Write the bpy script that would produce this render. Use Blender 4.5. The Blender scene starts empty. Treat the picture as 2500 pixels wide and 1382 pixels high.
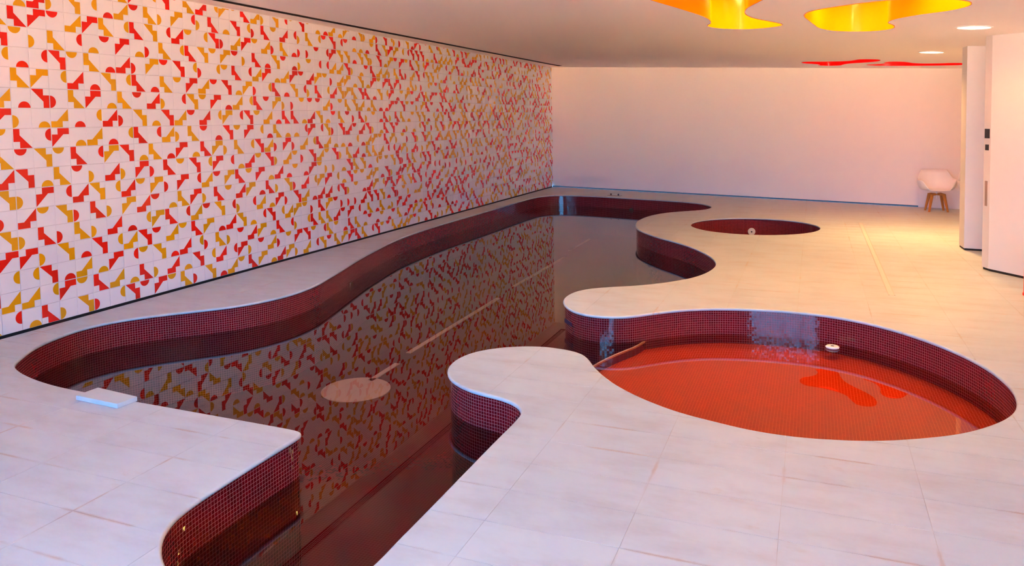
import bpy, bmesh, math, random
from mathutils import Vector, Matrix
from mathutils import geometry as mg

SC = bpy.context.scene
COL = SC.collection
random.seed(7)

# ------------------------------------------------------------------ camera
CAM = Vector((5.44736, -4.01848, 1.51854))
YAW, PITCH, ROLL = 0.384026, -0.0552403, 0.0158615
F_PX, PY = 1825.35, 393.4
cam_d = bpy.data.cameras.new('camera')
cam = bpy.data.objects.new('camera', cam_d)
COL.objects.link(cam)
R = (Matrix.Rotation(YAW, 3, 'Z') @ Matrix.Rotation(PITCH, 3, 'X') @ Matrix.Rotation(ROLL, 3, 'Y'))
right, fwd, up = R.col[0], R.col[1], R.col[2]
cam.matrix_world = Matrix(((right.x, up.x, -fwd.x, CAM.x), (right.y, up.y, -fwd.y, CAM.y),
                           (right.z, up.z, -fwd.z, CAM.z), (0, 0, 0, 1)))
cam_d.sensor_fit = 'HORIZONTAL'
cam_d.sensor_width = 36.0
cam_d.lens = F_PX * 36.0 / 2500.0
cam_d.shift_x = 0.0
cam_d.shift_y = (PY - 691.0) / 2500.0
cam_d.clip_start = 0.05
cam_d.clip_end = 200
SC.camera = cam

# ------------------------------------------------------------------ world, daylight, exposure
world = bpy.data.worlds.new('sky')
SC.world = world
world.use_nodes = True
bg = world.node_tree.nodes['Background']
bg.inputs[0].default_value = (0.11, 0.455, 1.0, 1)
bg.inputs[1].default_value = 18.0
sun_d = bpy.data.lights.new('sun', 'SUN')          # stands behind the building: lights only the added terrace, which bounces warm light indoors
sun_d.energy = 250.0; sun_d.color = (1.0, 0.95, 0.80); sun_d.angle = 0.0093
sun = bpy.data.objects.new('sun', sun_d)
sun.rotation_euler = Vector((-0.25, -1.0, -1.0)).to_track_quat('-Z', 'Y').to_euler()
COL.objects.link(sun)
SC.view_settings.view_transform = 'Standard'
SC.view_settings.look = 'None'
SC.view_settings.exposure = 0.36
SC.view_settings.gamma = 1.0
SC.view_settings.use_curve_mapping = False
SC.cycles.sample_clamp_indirect = 0.0
SC.cycles.max_bounces = 24
SC.cycles.diffuse_bounces = 12
SC.cycles.glossy_bounces = 6
SC.cycles.transparent_max_bounces = 12
SC.cycles.caustics_reflective = False
SC.cycles.caustics_refractive = False
LAMP_COL = (1.0, 0.53, 0.17)
LAMP_W = 52.0
WELL_Y_W = 15.0
WELL_R_GLOW = 1.4

BACK0, BACKS = 11.905, -0.3198          # back wall: y = BACK0 + BACKS * x
FACADE_Y = -6.0
XR = 9.0
CE0, CE1 = 2.68, -0.0625                # ceiling: z = CE0 + CE1 * x
WATER_Z = -0.212
def ceil_z(x): return CE0 + CE1 * x
def back_y(x): return BACK0 + BACKS * x

portal_d = bpy.data.lights.new('window_portal', 'AREA')
portal_d.shape = 'RECTANGLE'; portal_d.size = 5.2; portal_d.size_y = 2.2
portal_d.cycles.is_portal = True
portal = bpy.data.objects.new('window_portal', portal_d)
portal.location = (4.5, FACADE_Y - 0.12, 1.15)
portal.rotation_euler = (math.radians(90), 0, 0)
COL.objects.link(portal)

# ------------------------------------------------------------------ helpers
def link(o, parent=None):
    COL.objects.link(o)
    if parent is not None:
        o.parent = parent
    return o
def empty(name, loc=(0, 0, 0), rz=0.0, parent=None):
    o = bpy.data.objects.new(name, None)
    o.empty_display_size = 0.1
    link(o, parent)
    o.location = loc; o.rotation_euler = (0, 0, rz)
    return o
def tag(o, label=None, cat=None, group=None, kind=None):
    if label: o['label'] = label
    if cat: o['category'] = cat
    if group: o['group'] = group
    if kind: o['kind'] = kind
    return o
def mesh_obj(name, verts, faces, mats, parent=None, smooth=False, fm=None, uvs=None):
    me = bpy.data.meshes.new(name)
    me.from_pydata(verts, [], faces)
    for m in (mats if isinstance(mats, (list, tuple)) else [mats]):
        me.materials.append(m)
    if fm:
        me.polygons.foreach_set('material_index', fm)
    if uvs:
        lay = me.uv_layers.new(name='UVMap')
        k = 0
        for p in me.polygons:
            for li in p.loop_indices:
                lay.data[li].uv = uvs[k]; k += 1
    if smooth:
        me.polygons.foreach_set('use_smooth', [True] * len(me.polygons))
    me.update()
    return link(bpy.data.objects.new(name, me), parent)
def bm_obj(name, bm, mat, parent=None, smooth=False):
    me = bpy.data.meshes.new(name)
    bm.to_mesh(me); bm.free()
    for m in (mat if isinstance(mat, (list, tuple)) else [mat]):
        me.materials.append(m)
    if smooth:
        me.polygons.foreach_set('use_smooth', [True] * len(me.polygons))
    return link(bpy.data.objects.new(name, me), parent)
def bm_box(bm, x0, x1, y0, y1, z0, z1):
    v = [bm.verts.new(c) for c in ((x0, y0, z0), (x1, y0, z0), (x1, y1, z0), (x0, y1, z0),
                                   (x0, y0, z1), (x1, y0, z1), (x1, y1, z1), (x0, y1, z1))]
    for f in ((3, 2, 1, 0), (4, 5, 6, 7), (0, 1, 5, 4), (1, 2, 6, 5), (2, 3, 7, 6), (3, 0, 4, 7)):
        bm.faces.new([v[i] for i in f])
def box(name, x0, x1, y0, y1, z0, z1, mat, parent=None, bevel=0.0):
    bm = bmesh.new()
    bm_box(bm, x0, x1, y0, y1, z0, z1)
    if bevel:
        bmesh.ops.bevel(bm, geom=bm.edges[:], offset=bevel, segments=2, affect='EDGES', profile=0.5)
    return bm_obj(name, bm, mat, parent)
def prism(name, poly, z0, z1, mat, parent=None, bevel=0.0):
    """vertical prism over a 2D polygon (counter-clockwise); z may be a function of (x, y)"""
    fz0 = z0 if callable(z0) else (lambda x, y: z0)
    fz1 = z1 if callable(z1) else (lambda x, y: z1)
    bm = bmesh.new()
    a = [bm.verts.new((x, y, fz0(x, y))) for x, y in poly]
    b = [bm.verts.new((x, y, fz1(x, y))) for x, y in poly]
    n = len(poly)
    bm.faces.new(a[::-1]); bm.faces.new(b)
    for i in range(n):
        bm.faces.new((a[i], a[(i + 1) % n], b[(i + 1) % n], b[i]))
    if bevel:
        bmesh.ops.bevel(bm, geom=bm.edges[:], offset=bevel, segments=2, affect='EDGES', profile=0.5)
    return bm_obj(name, bm, mat, parent)
def catmull(pts, sub=6, closed=True):
    out = []
    n = len(pts)
    rng = range(n) if closed else range(n - 1)
    for i in rng:
        if closed:
            p = [pts[(i + k) % n] for k in (-1, 0, 1, 2)]
        else:
            p = [pts[max(0, min(n - 1, i + k))] for k in (-1, 0, 1, 2)]
        p = [Vector(q) for q in p]
        # centripetal parametrisation keeps tight corners tidy
        t = [0.0]
        for k in range(3):
            t.append(t[-1] + max(1e-5, (p[k + 1] - p[k]).length) ** 0.5)
        for s in range(sub):
            u = t[1] + (t[2] - t[1]) * s / sub
            a1 = p[0].lerp(p[1], (u - t[0]) / (t[1] - t[0]))
            a2 = p[1].lerp(p[2], (u - t[1]) / (t[2] - t[1]))
            a3 = p[2].lerp(p[3], (u - t[2]) / (t[3] - t[2]))
            b1 = a1.lerp(a2, (u - t[0]) / (t[2] - t[0]))
            b2 = a2.lerp(a3, (u - t[1]) / (t[3] - t[1]))
            out.append(b1.lerp(b2, (u - t[1]) / (t[2] - t[1])))
    if not closed:
        out.append(Vector(pts[-1]))
    return out
def area2(poly):
    return sum(poly[i - 1][0] * poly[i][1] - poly[i][0] * poly[i - 1][1] for i in range(len(poly))) / 2
def offset_poly(poly, d):
    """move every point of a closed CCW polygon outwards by d"""
    n = len(poly); out = []
    for i in range(n):
        a, b, c = Vector(poly[i - 1]), Vector(poly[i]), Vector(poly[(i + 1) % n])
        e1 = (b - a).normalized(); e2 = (c - b).normalized()
        n1 = Vector((e1.y, -e1.x)); n2 = Vector((e2.y, -e2.x))
        m = n1 + n2
        m = m.normalized() if m.length > 1e-6 else n1
        k = max(0.5, m.dot(n1))
        out.append(b + m * (d / k))
    return out
def fill2d(outer, holes):
    """triangulate a polygon with holes -> verts2d, tris"""
    verts = []; edges = []
    for loop in [outer] + holes:
        s = len(verts); n = len(loop)
        verts += [Vector((p[0], p[1])) for p in loop]
        edges += [(s + i, s + (i + 1) % n) for i in range(n)]
    bm = bmesh.new()
    vs = [bm.verts.new((v.x, v.y, 0)) for v in verts]
    es = [bm.edges.new((vs[a], vs[b])) for a, b in edges]
    bmesh.ops.triangle_fill(bm, use_beauty=True, use_dissolve=False, edges=es, normal=(0, 0, 1))
    return bm
def point_in(poly, x, y):
    c = False; n = len(poly); j = n - 1
    for i in range(n):
        xi, yi = poly[i][0], poly[i][1]; xj, yj = poly[j][0], poly[j][1]
        if (yi > y) != (yj > y) and x < (xj - xi) * (y - yi) / (yj - yi) + xi:
            c = not c
        j = i
    return c

# ------------------------------------------------------------------ materials
def new_mat(name):
    m = bpy.data.materials.new(name); m.use_nodes = True
    nt = m.node_tree
    return m, nt, nt.nodes['Principled BSDF']
def N(nt, typ, **kw):
    n = nt.nodes.new(typ)
    for k, v in kw.items():
        setattr(n, k, v)
    return n
def mth(nt, op, a, b=None, c=None):
    n = nt.nodes.new('ShaderNodeMath'); n.operation = op
    for i, v in enumerate((a, b, c)):
        if v is None: continue
        if isinstance(v, (int, float)): n.inputs[i].default_value = v
        else: nt.links.new(v, n.inputs[i])
    return n.outputs[0]
def mixc(nt, fac, a, b):
    n = nt.nodes.new('ShaderNodeMix'); n.data_type = 'RGBA'
    for sock, v in ((n.inputs[0], fac), (n.inputs[6], a), (n.inputs[7], b)):
        if isinstance(v, (int, float)): sock.default_value = v
        elif isinstance(v, tuple): sock.default_value = (*v, 1) if len(v) == 3 else v
        else: nt.links.new(v, sock)
    return n.outputs[2]
def plain(name, col, rough=0.5, metal=0.0, spec=0.5, coat=0.0, noise=0.0, nscale=6.0):
    m, nt, b = new_mat(name)
    b.inputs['Base Color'].default_value = (*col, 1)
    b.inputs['Roughness'].default_value = rough
    b.inputs['Metallic'].default_value = metal
    b.inputs['Specular IOR Level'].default_value = spec
    b.inputs['Coat Weight'].default_value = coat
    if noise:
        g = N(nt, 'ShaderNodeNewGeometry')
        t = N(nt, 'ShaderNodeTexNoise'); t.inputs['Scale'].default_value = nscale; t.inputs['Detail'].default_value = 5
        nt.links.new(g.outputs['Position'], t.inputs['Vector'])
        c2 = tuple(max(0, c * (1 - noise)) for c in col)
        nt.links.new(mixc(nt, t.outputs[0], c2, col), b.inputs['Base Color'])
    return m
def emit(name, col, s):
    m, nt, b = new_mat(name)
    b.inputs['Base Color'].default_value = (*col, 1)
    b.inputs['Emission Color'].default_value = (*col, 1)
    b.inputs['Emission Strength'].default_value = s
    return m

M_PLASTER = plain('white_plaster', (0.95, 0.865, 0.79), 0.75, noise=0.04, nscale=1.3)
M_PANEL = plain('pale_grey_paint', (0.66, 0.61, 0.60), 0.6)
M_CEIL = plain('ceiling_paint', (0.955, 0.87, 0.82), 0.7)
M_BLACK = plain('black_recess', (0.012, 0.008, 0.008), 0.8)
M_DARK = plain('dark_metal', (0.03, 0.025, 0.03), 0.4)
M_CHROME = plain('brushed_steel', (0.6, 0.58, 0.56), 0.25, metal=1.0)
M_DARKSTEEL = plain('tarnished_steel', (0.25, 0.18, 0.16), 0.35, metal=1.0)
M_WHITEP = plain('white_plastic', (0.86, 0.83, 0.80), 0.3)
M_GLAZE_W = plain('white_glaze', (0.82, 0.765, 0.765), 0.10, spec=0.5)
M_GLAZE_R = plain('red_glaze', (0.76, 0.014, 0.006), 0.10, spec=0.5)
M_GLAZE_Y = plain('ochre_glaze', (0.74, 0.34, 0.004), 0.10, spec=0.5)
M_GROUT = plain('tile_grout', (0.74, 0.66, 0.64), 0.8)
M_YELLOW = plain('yellow_gloss_paint', (0.95, 0.25, 0.001), 0.18, spec=0.5)
M_RED = plain('red_gloss_paint', (0.85, 0.006, 0.004), 0.2, spec=0.5)
M_REDPOST = plain('red_lacquer', (0.80, 0.02, 0.015), 0.3)
M_WOOD = plain('orange_beech', (0.55, 0.21, 0.035), 0.45, noise=0.3, nscale=30)
M_DARKGREY = plain('facade_frame', (0.05, 0.05, 0.055), 0.5)

def marble():
    m, nt, b = new_mat('travertine_marble')
    L = nt.links
    geo = N(nt, 'ShaderNodeNewGeometry')
    info = N(nt, 'ShaderNodeObjectInfo')
    pos = geo.outputs['Position']
    def noise(scale, detail, rough, sx, sy):
        mp = N(nt, 'ShaderNodeMapping'); mp.inputs['Scale'].default_value = (sx, sy, 1.0)
        L.new(pos, mp.inputs['Vector'])
        t = N(nt, 'ShaderNodeTexNoise'); t.inputs['Scale'].default_value = scale; t.inputs['Detail'].default_value = detail
        t.inputs['Roughness'].default_value = rough
        L.new(mp.outputs[0], t.inputs['Vector'])
        return t.outputs[0]
    def ramp(v, a, c):
        r = N(nt, 'ShaderNodeMapRange'); r.interpolation_type = 'SMOOTHSTEP'
        r.inputs['From Min'].default_value = a; r.inputs['From Max'].default_value = c
        L.new(v, r.inputs[0]); return r.outputs[0]
    n1 = noise(1.5, 9, 0.66, 1.6, 4.0)
    base = mixc(nt, ramp(n1, 0.40, 0.75), STONE_A, STONE_B)
    # fine grey pitting
    pit = mth(nt, 'MULTIPLY', ramp(noise(17, 6, 0.6, 1.0, 2.6), 0.66, 0.74), ramp(noise(1.7, 2, 0.5, 1, 1.5), 0.48, 0.66))
    base = mixc(nt, mth(nt, 'MULTIPLY', pit, 0.65), base, (0.30, 0.26, 0.27))
    # rusty stains: loose patches, and seepage along the joints
    patch = ramp(noise(1.05, 2, 0.5, 1, 1), 0.50, 0.66)
    fine = ramp(noise(4.6, 10, 0.78, 1.0, 1.9), 0.54, 0.70)
    st = mth(nt, 'MULTIPLY', mth(nt, 'MULTIPLY', patch, fine), 0.42)
    sep = N(nt, 'ShaderNodeSeparateXYZ'); L.new(pos, sep.inputs[0])
    def jd(s, o, g):
        f = mth(nt, 'FRACT', mth(nt, 'DIVIDE', mth(nt, 'SUBTRACT', s, o), g))
        return mth(nt, 'MULTIPLY', mth(nt, 'SUBTRACT', 0.5, mth(nt, 'ABSOLUTE', mth(nt, 'SUBTRACT', f, 0.5))), g)
    dj = mth(nt, 'MINIMUM', jd(sep.outputs[0], X0g, GX), jd(sep.outputs[1], Y0g, GY))
    dj = mth(nt, 'ADD', dj, mth(nt, 'MULTIPLY', mth(nt, 'SUBTRACT', noise(30, 4, 0.6, 1, 1), 0.5), 0.012))
    near = N(nt, 'ShaderNodeMapRange'); near.inputs['From Min'].default_value = 0.002; near.inputs['From Max'].default_value = 0.011
    near.inputs['To Min'].default_value = 1.0; near.inputs['To Max'].default_value = 0.0
    L.new(dj, near.inputs[0])
    seep = mth(nt, 'MULTIPLY', near.outputs[0], ramp(noise(1.9, 3, 0.6, 1, 1), 0.53, 0.66))
    st = mth(nt, 'MAXIMUM', st, mth(nt, 'MULTIPLY', seep, 0.6))
    base = mixc(nt, st, base, (0.45, 0.29, 0.19))
    hs = N(nt, 'ShaderNodeHueSaturation')
    L.new(base, hs.inputs['Color'])
    L.new(mth(nt, 'MULTIPLY_ADD', info.outputs['Random'], 0.04, 0.97), hs.inputs['Value'])
    L.new(hs.outputs[0], b.inputs['Base Color'])
    b.inputs['Roughness'].default_value = 0.42
    b.inputs['Specular IOR Level'].default_value = 0.35
    bp = N(nt, 'ShaderNodeBump'); bp.inputs['Strength'].default_value = 0.06; bp.inputs['Distance'].default_value = 0.003
    L.new(n1, bp.inputs['Height']); L.new(bp.outputs[0], b.inputs['Normal'])
    return m
GX, GY = 0.5205, 0.2505                  # slab grid of the floor
X0g, Y0g = 4.8175 - 12 * GX, -1.005 - 24 * GY
STONE_A, STONE_B = (0.50, 0.555, 0.585), (0.445, 0.46, 0.47)
M_MARBLE = marble()

def joint_mat():
    m, nt, b = new_mat('stone_joint')
    geo = N(nt, 'ShaderNodeNewGeometry')
    n = N(nt, 'ShaderNodeTexNoise'); n.inputs['Scale'].default_value = 1.4; n.inputs['Detail'].default_value = 4
    nt.links.new(geo.outputs['Position'], n.inputs['Vector'])
    r = N(nt, 'ShaderNodeMapRange'); r.inputs['From Min'].default_value = 0.54; r.inputs['From Max'].default_value = 0.68
    nt.links.new(n.outputs[0], r.inputs[0])
    nt.links.new(mixc(nt, r.outputs[0], (0.47, 0.47, 0.47), (0.36, 0.23, 0.17)), b.inputs['Base Color'])
    b.inputs['Roughness'].default_value = 0.8
    return m
M_JOINT = joint_mat()

def mosaic(name, use_uv, tile=(0.15, 0.0015, 0.005), grout=(0.46, 0.11, 0.12), pitch=0.0185, gw=0.06, tilt=0.035, var=0.26):
    m, nt, b = new_mat(name)
    L = nt.links
    if use_uv:
        src = N(nt, 'ShaderNodeUVMap').outputs[0]
    else:
        src = N(nt, 'ShaderNodeNewGeometry').outputs['Position']
    sc = N(nt, 'ShaderNodeVectorMath', operation='SCALE'); sc.inputs['Scale'].default_value = 1.0 / pitch
    L.new(src, sc.inputs[0])
    sep = N(nt, 'ShaderNodeSeparateXYZ'); L.new(sc.outputs[0], sep.inputs[0])
    def edge(s):
        fr = mth(nt, 'FRACT', s)
        d = mth(nt, 'ABSOLUTE', mth(nt, 'SUBTRACT', fr, 0.5))
        return mth(nt, 'GREATER_THAN', d, 0.5 - gw)
    g = mth(nt, 'MAXIMUM', edge(sep.outputs[0]), edge(sep.outputs[1]))
    fl = N(nt, 'ShaderNodeVectorMath', operation='FLOOR'); L.new(sc.outputs[0], fl.inputs[0])
    cmb = N(nt, 'ShaderNodeSeparateXYZ'); L.new(fl.outputs[0], cmb.inputs[0])
    cc = N(nt, 'ShaderNodeCombineXYZ'); L.new(cmb.outputs[0], cc.inputs[0]); L.new(cmb.outputs[1], cc.inputs[1])
    wn = N(nt, 'ShaderNodeTexWhiteNoise', noise_dimensions='2D'); L.new(cc.outputs[0], wn.inputs['Vector'])
    tl = mixc(nt, wn.outputs['Value'], tuple(c * (1 - var) for c in tile), tuple(c * (1 + var) for c in tile))
    L.new(mixc(nt, g, tl, grout), b.inputs['Base Color'])
    L.new(mth(nt, 'MULTIPLY_ADD', g, 0.6, 0.07), b.inputs['Roughness'])
    # every tessera sits at a slightly different angle
    geo = N(nt, 'ShaderNodeNewGeometry')
    sub = N(nt, 'ShaderNodeVectorMath', operation='SUBTRACT'); L.new(wn.outputs['Color'], sub.inputs[0]); sub.inputs[1].default_value = (0.5, 0.5, 0.5)
    s2 = N(nt, 'ShaderNodeVectorMath', operation='SCALE'); L.new(sub.outputs[0], s2.inputs[0]); s2.inputs['Scale'].default_value = tilt
    ad = N(nt, 'ShaderNodeVectorMath', operation='ADD'); L.new(geo.outputs['Normal'], ad.inputs[0]); L.new(s2.outputs[0], ad.inputs[1])
    nm = N(nt, 'ShaderNodeVectorMath', operation='NORMALIZE'); L.new(ad.outputs[0], nm.inputs[0])
    L.new(nm.outputs[0], b.inputs['Normal'])
    b.inputs['Specular IOR Level'].default_value = 0.6
    return m
M_MOS_W = mosaic('red_mosaic_wall', True)
M_MOS_F = mosaic('red_mosaic_floor', False, tile=(0.66, 0.062, 0.004), grout=(0.86, 0.20, 0.05), tilt=0.006, gw=0.05, var=0.07)
M_MOS_D = mosaic('red_mosaic_deep_floor', False, tile=(0.145, 0.003, 0.006), grout=(0.15, 0.004, 0.007), tilt=0.0, var=0.04)

def water_mat():
    m = bpy.data.materials.new('still_water'); m.use_nodes = True
    nt = m.node_tree; nt.nodes.clear()
    out = N(nt, 'ShaderNodeOutputMaterial')
    tr = N(nt, 'ShaderNodeBsdfTransparent'); tr.inputs[0].default_value = (0.90, 0.72, 0.72, 1)
    gl = N(nt, 'ShaderNodeBsdfGlossy'); gl.inputs['Roughness'].default_value = 0.0
    gl.inputs['Color'].default_value = (1, 1, 1, 1)
    fr = N(nt, 'ShaderNodeFresnel'); fr.inputs['IOR'].default_value = 1.40
    mx = N(nt, 'ShaderNodeMixShader')
    nt.links.new(fr.outputs[0], mx.inputs[0]); nt.links.new(tr.outputs[0], mx.inputs[1]); nt.links.new(gl.outputs[0], mx.inputs[2])
    nt.links.new(mx.outputs[0], out.inputs[0])
    return m
M_WATER = water_mat()
def glass_mat():
    m = bpy.data.materials.new('clear_glass'); m.use_nodes = True
    nt = m.node_tree; nt.nodes.clear()
    out = N(nt, 'ShaderNodeOutputMaterial')
    tr = N(nt, 'ShaderNodeBsdfTransparent'); tr.inputs[0].default_value = (0.96, 0.97, 0.98, 1)
    gl = N(nt, 'ShaderNodeBsdfGlossy'); gl.inputs['Roughness'].default_value = 0.0
    fr = N(nt, 'ShaderNodeFresnel'); fr.inputs['IOR'].default_value = 1.45
    mx = N(nt, 'ShaderNodeMixShader')
    nt.links.new(fr.outputs[0], mx.inputs[0]); nt.links.new(tr.outputs[0], mx.inputs[1]); nt.links.new(gl.outputs[0], mx.inputs[2])
    nt.links.new(mx.outputs[0], out.inputs[0])
    return m
M_GLASS = glass_mat()

# ------------------------------------------------------------------ pool outlines (metres, deck plane)
POOL_CTRL = [
    (0.70, -0.86), (0.56, -0.70), (0.44, -0.52), (0.36, -0.30), (0.33, -0.08), (0.37, 0.11), (0.45, 0.27), (0.58, 0.44), (0.76, 0.63), (0.94, 0.84),
    (1.05, 1.05), (1.11, 1.26), (1.13, 1.48), (1.10, 1.76), (1.02, 2.06), (0.91, 2.45), (0.77, 2.92), (0.60, 3.60),
    (0.46, 4.28), (0.385, 5.00), (0.35, 5.85), (0.36, 6.70), (0.37, 7.60), (0.37, 8.60), (0.385, 9.45), (0.45, 9.84), (0.57, 10.04),
    (0.75, 10.145), (1.00, 10.17), (1.56, 10.09), (2.17, 9.92), (2.74, 9.75), (3.25, 9.57), (3.55, 9.40), (3.77, 9.13),
    (3.87, 8.84), (3.85, 8.58), (3.73, 8.35), (3.50, 8.13), (3.27, 7.85), (3.12, 7.47), (3.06, 7.02), (3.09, 6.56),
    (3.22, 6.08), (3.42, 5.72), (3.65, 5.41), (3.87, 5.16), (4.08, 4.90), (4.29, 4.55), (4.44, 4.22), (4.525, 3.90),
    (4.535, 3.65), (4.49, 3.36), (4.41, 3.13), (4.31, 2.96), (4.17, 2.79), (3.97, 2.61), (3.76, 2.48), (3.61, 2.36),
    (3.53, 2.23), (3.50, 2.05), (3.525, 1.87), (3.60, 1.71), (3.70, 1.59), (3.82, 1.525), (3.94, 1.51), (4.06, 1.54),
    (4.16, 1.60), (4.27, 1.71), (4.40, 1.83), (4.55, 1.94), (4.72, 2.02), (4.90, 2.07), (5.09, 2.10), (5.30, 2.11),
    (5.50, 2.085), (5.69, 2.02), (5.86, 1.92), (6.01, 1.79), (6.14, 1.64), (6.25, 1.48), (6.35, 1.29), (6.42, 1.10),
    (6.46, 0.91), (6.475, 0.74), (6.465, 0.58), (6.43, 0.42), (6.36, 0.27), (6.25, 0.12), (6.11, -0.02), (5.95, -0.13),
    (5.76, -0.23), (5.56, -0.295), (5.36, -0.325), (5.17, -0.315), (4.99, -0.27), (4.81, -0.21), (4.66, -0.13),
    (4.53, -0.04), (4.40, 0.075), (4.30, 0.19), (4.20, 0.33), (4.115, 0.475), (4.06, 0.54), (3.98, 0.585), (3.88, 0.605),
    (3.76, 0.605), (3.62, 0.56), (3.48, 0.46), (3.395, 0.345), (3.36, 0.21), (3.37, 0.07), (3.415, -0.045), (3.48, -0.135),
    (3.56, -0.20), (3.66, -0.255), (3.76, -0.285), (3.86, -0.31), (3.95, -0.35), (4.02, -0.41), (4.06, -0.48), (4.07, -0.58),
    (4.068, -0.85), (4.068, -1.25), (4.067, -1.70), (4.06, -1.95), (4.00, -2.12), (3.88, -2.22), (3.70, -2.26), (3.52, -2.235), (3.37, -2.165),
    (3.27, -2.09), (3.195, -2.00), (3.15, -1.90), (3.13, -1.78), (3.122, -1.55), (3.122, -1.25), (3.122, -1.13), (3.116, -1.10), (3.10, -1.085), (3.07, -1.078),
    (2.90, -1.072), (2.40, -1.066), (1.90, -1.06), (1.54, -1.052), (1.34, -1.04), (1.16, -1.015), (1.00, -0.98), (0.84, -0.93)]
POOL = catmull(POOL_CTRL, 4)
if area2(POOL) < 0: POOL.reverse()
TUB_C, TUB_R = (4.685, 6.765), 0.845
TUB = [Vector((TUB_C[0] + TUB_R * 1.02 * math.cos(a), TUB_C[1] + TUB_R * 0.985 * math.sin(a))) for a in [i * 2 * math.pi / 96 for i in range(96)]]

# ------------------------------------------------------------------ floor of stone slabs
floor = empty('floor'); tag(floor, kind='structure')
X_MIN = 0.035
OUTER = [(X_MIN, FACADE_Y + 0.1), (XR, FACADE_Y + 0.1), (XR, back_y(XR)), (X_MIN, back_y(X_MIN))]
deck = fill2d(OUTER, [POOL, TUB])
def lift_z(bm, z):
    for v in bm.verts: v.co.z = z
# bed under the slabs (joint colour)
bed = deck.copy(); lift_z(bed, -0.0012)
bm_obj('joint_bed', bed, M_JOINT, floor)
GAP = 0.0010
full_me = None
def slab_box_mesh():
    bm = bmesh.new()
    bm_box(bm, -GX / 2 + GAP, GX / 2 - GAP, -GY / 2 + GAP, GY / 2 - GAP, -0.0011, 0.0)
    me = bpy.data.meshes.new('slab'); bm.to_mesh(me); bm.free(); me.materials.append(M_MARBLE)
    return me
full_me = slab_box_mesh()
def cam_uv(P):
    d = Vector(P) - CAM
    w = d.dot(fwd)
    if w <= 0.05: return None
    return (1250 + F_PX * d.dot(right) / w, PY - F_PX * d.dot(up) / w, w)
pool_b = [(p.x, p.y) for p in POOL]; tub_b = [(p.x, p.y) for p in TUB]
cells = []
ix = 0
samples = pool_b + tub_b
cellset = set()
for lp in (pool_b, tub_b):
    n = len(lp)
    for i in range(n):
        a, b = lp[i - 1], lp[i]
        for s in range(9):
            x = a[0] + (b[0] - a[0]) * s / 8; y = a[1] + (b[1] - a[1]) * s / 8
            cellset.add((math.floor((x - X0g) / GX), math.floor((y - Y0g) / GY)))
i0 = math.floor((X_MIN - X0g) / GX); i1 = math.floor((XR - X0g) / GX)
j0 = math.floor((FACADE_Y + 0.1 - Y0g) / GY); j1 = math.floor((BACK0 - Y0g) / GY)
slabs = []
for i in range(i0, i1 + 1):
    for j in range(j0, j1 + 1):
        x0, y0 = X0g + i * GX, Y0g + j * GY
        x1, y1 = x0 + GX, y0 + GY
        cx, cy = (x0 + x1) / 2, (y0 + y1) / 2
        if y0 > back_y(max(x0, X_MIN)): continue
        partial = (i, j) in cellset or x0 < X_MIN or x1 > XR or y1 > back_y(x1) or y0 < FACADE_Y + 0.1
        if not partial and (point_in(pool_b, cx, cy) or point_in(tub_b, cx, cy)): continue
        uv = cam_uv((cx, cy, 0))
        vis = uv is not None and -60 < uv[0] < 2560 and -60 < uv[1] < 1500
        slabs.append(((uv[2] if vis else 1e3 + abs(cy)), i, j, x0, y0, partial))
slabs.sort()
rest = bmesh.new()
nslab = 0
def add_mesh_to(bm, me, off):
    s = len(bm.verts)
    vs = [bm.verts.new(v.co + off) for v in me.vertices]
    for p in me.polygons:
        bm.faces.new([vs[k] for k in p.vertices])
for (_, i, j, x0, y0, partial) in slabs:
    if not partial:
        c = Vector((x0 + GX / 2, y0 + GY / 2, 0))
        if nslab < 298:
            o = bpy.data.objects.new('slab', full_me); link(o, floor); o.location = c; nslab += 1
        else:
            add_mesh_to(rest, full_me, c)
        continue
    bm = deck.copy()
    keep = [f for f in bm.faces if max(v.co.x for v in f.verts) > x0 and min(v.co.x for v in f.verts) < x0 + GX
            and max(v.co.y for v in f.verts) > y0 and min(v.co.y for v in f.verts) < y0 + GY]
    ks = set(keep)
    bmesh.ops.delete(bm, geom=[f for f in bm.faces if f not in ks], context='FACES')
    for co, no in (((x0 + GAP, 0, 0), (-1, 0, 0)), ((x0 + GX - GAP, 0, 0), (1, 0, 0)),
                   ((0, y0 + GAP, 0), (0, -1, 0)), ((0, y0 + GY - GAP, 0), (0, 1, 0))):
        if not bm.faces: break
        bmesh.ops.bisect_plane(bm, geom=bm.verts[:] + bm.edges[:] + bm.faces[:], plane_co=co, plane_no=no, clear_outer=True)
    if not bm.faces or sum(f.calc_area() for f in bm.faces) < 2e-4:
        bm.free(); continue
    bmesh.ops.recalc_face_normals(bm, faces=bm.faces[:])
    if bm.faces[:][0].normal.z < 0:
        bmesh.ops.reverse_faces(bm, faces=bm.faces[:])
    top = [(f.verts[0].co, f) for f in bm.faces]
    border = [e for e in bm.edges if e.is_boundary]
    ext = bmesh.ops.extrude_edge_only(bm, edges=border)
    for v in [g for g in ext['geom'] if isinstance(g, bmesh.types.BMVert)]:
        v.co.z = -0.0011
    c = Vector((x0 + GX / 2, y0 + GY / 2, 0))
    for v in bm.verts: v.co -= c
    if nslab < 298:
        o = bm_obj('slab', bm, M_MARBLE, floor); o.location = c; nslab += 1
    else:
        me = bpy.data.meshes.new('tmp'); bm.to_mesh(me); bm.free()
        add_mesh_to(rest, me, c)
        bpy.data.meshes.remove(me)
o = bm_obj('slab_field', rest, M_MARBLE, floor); tag(o, kind='stuff')
deck.free()
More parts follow.
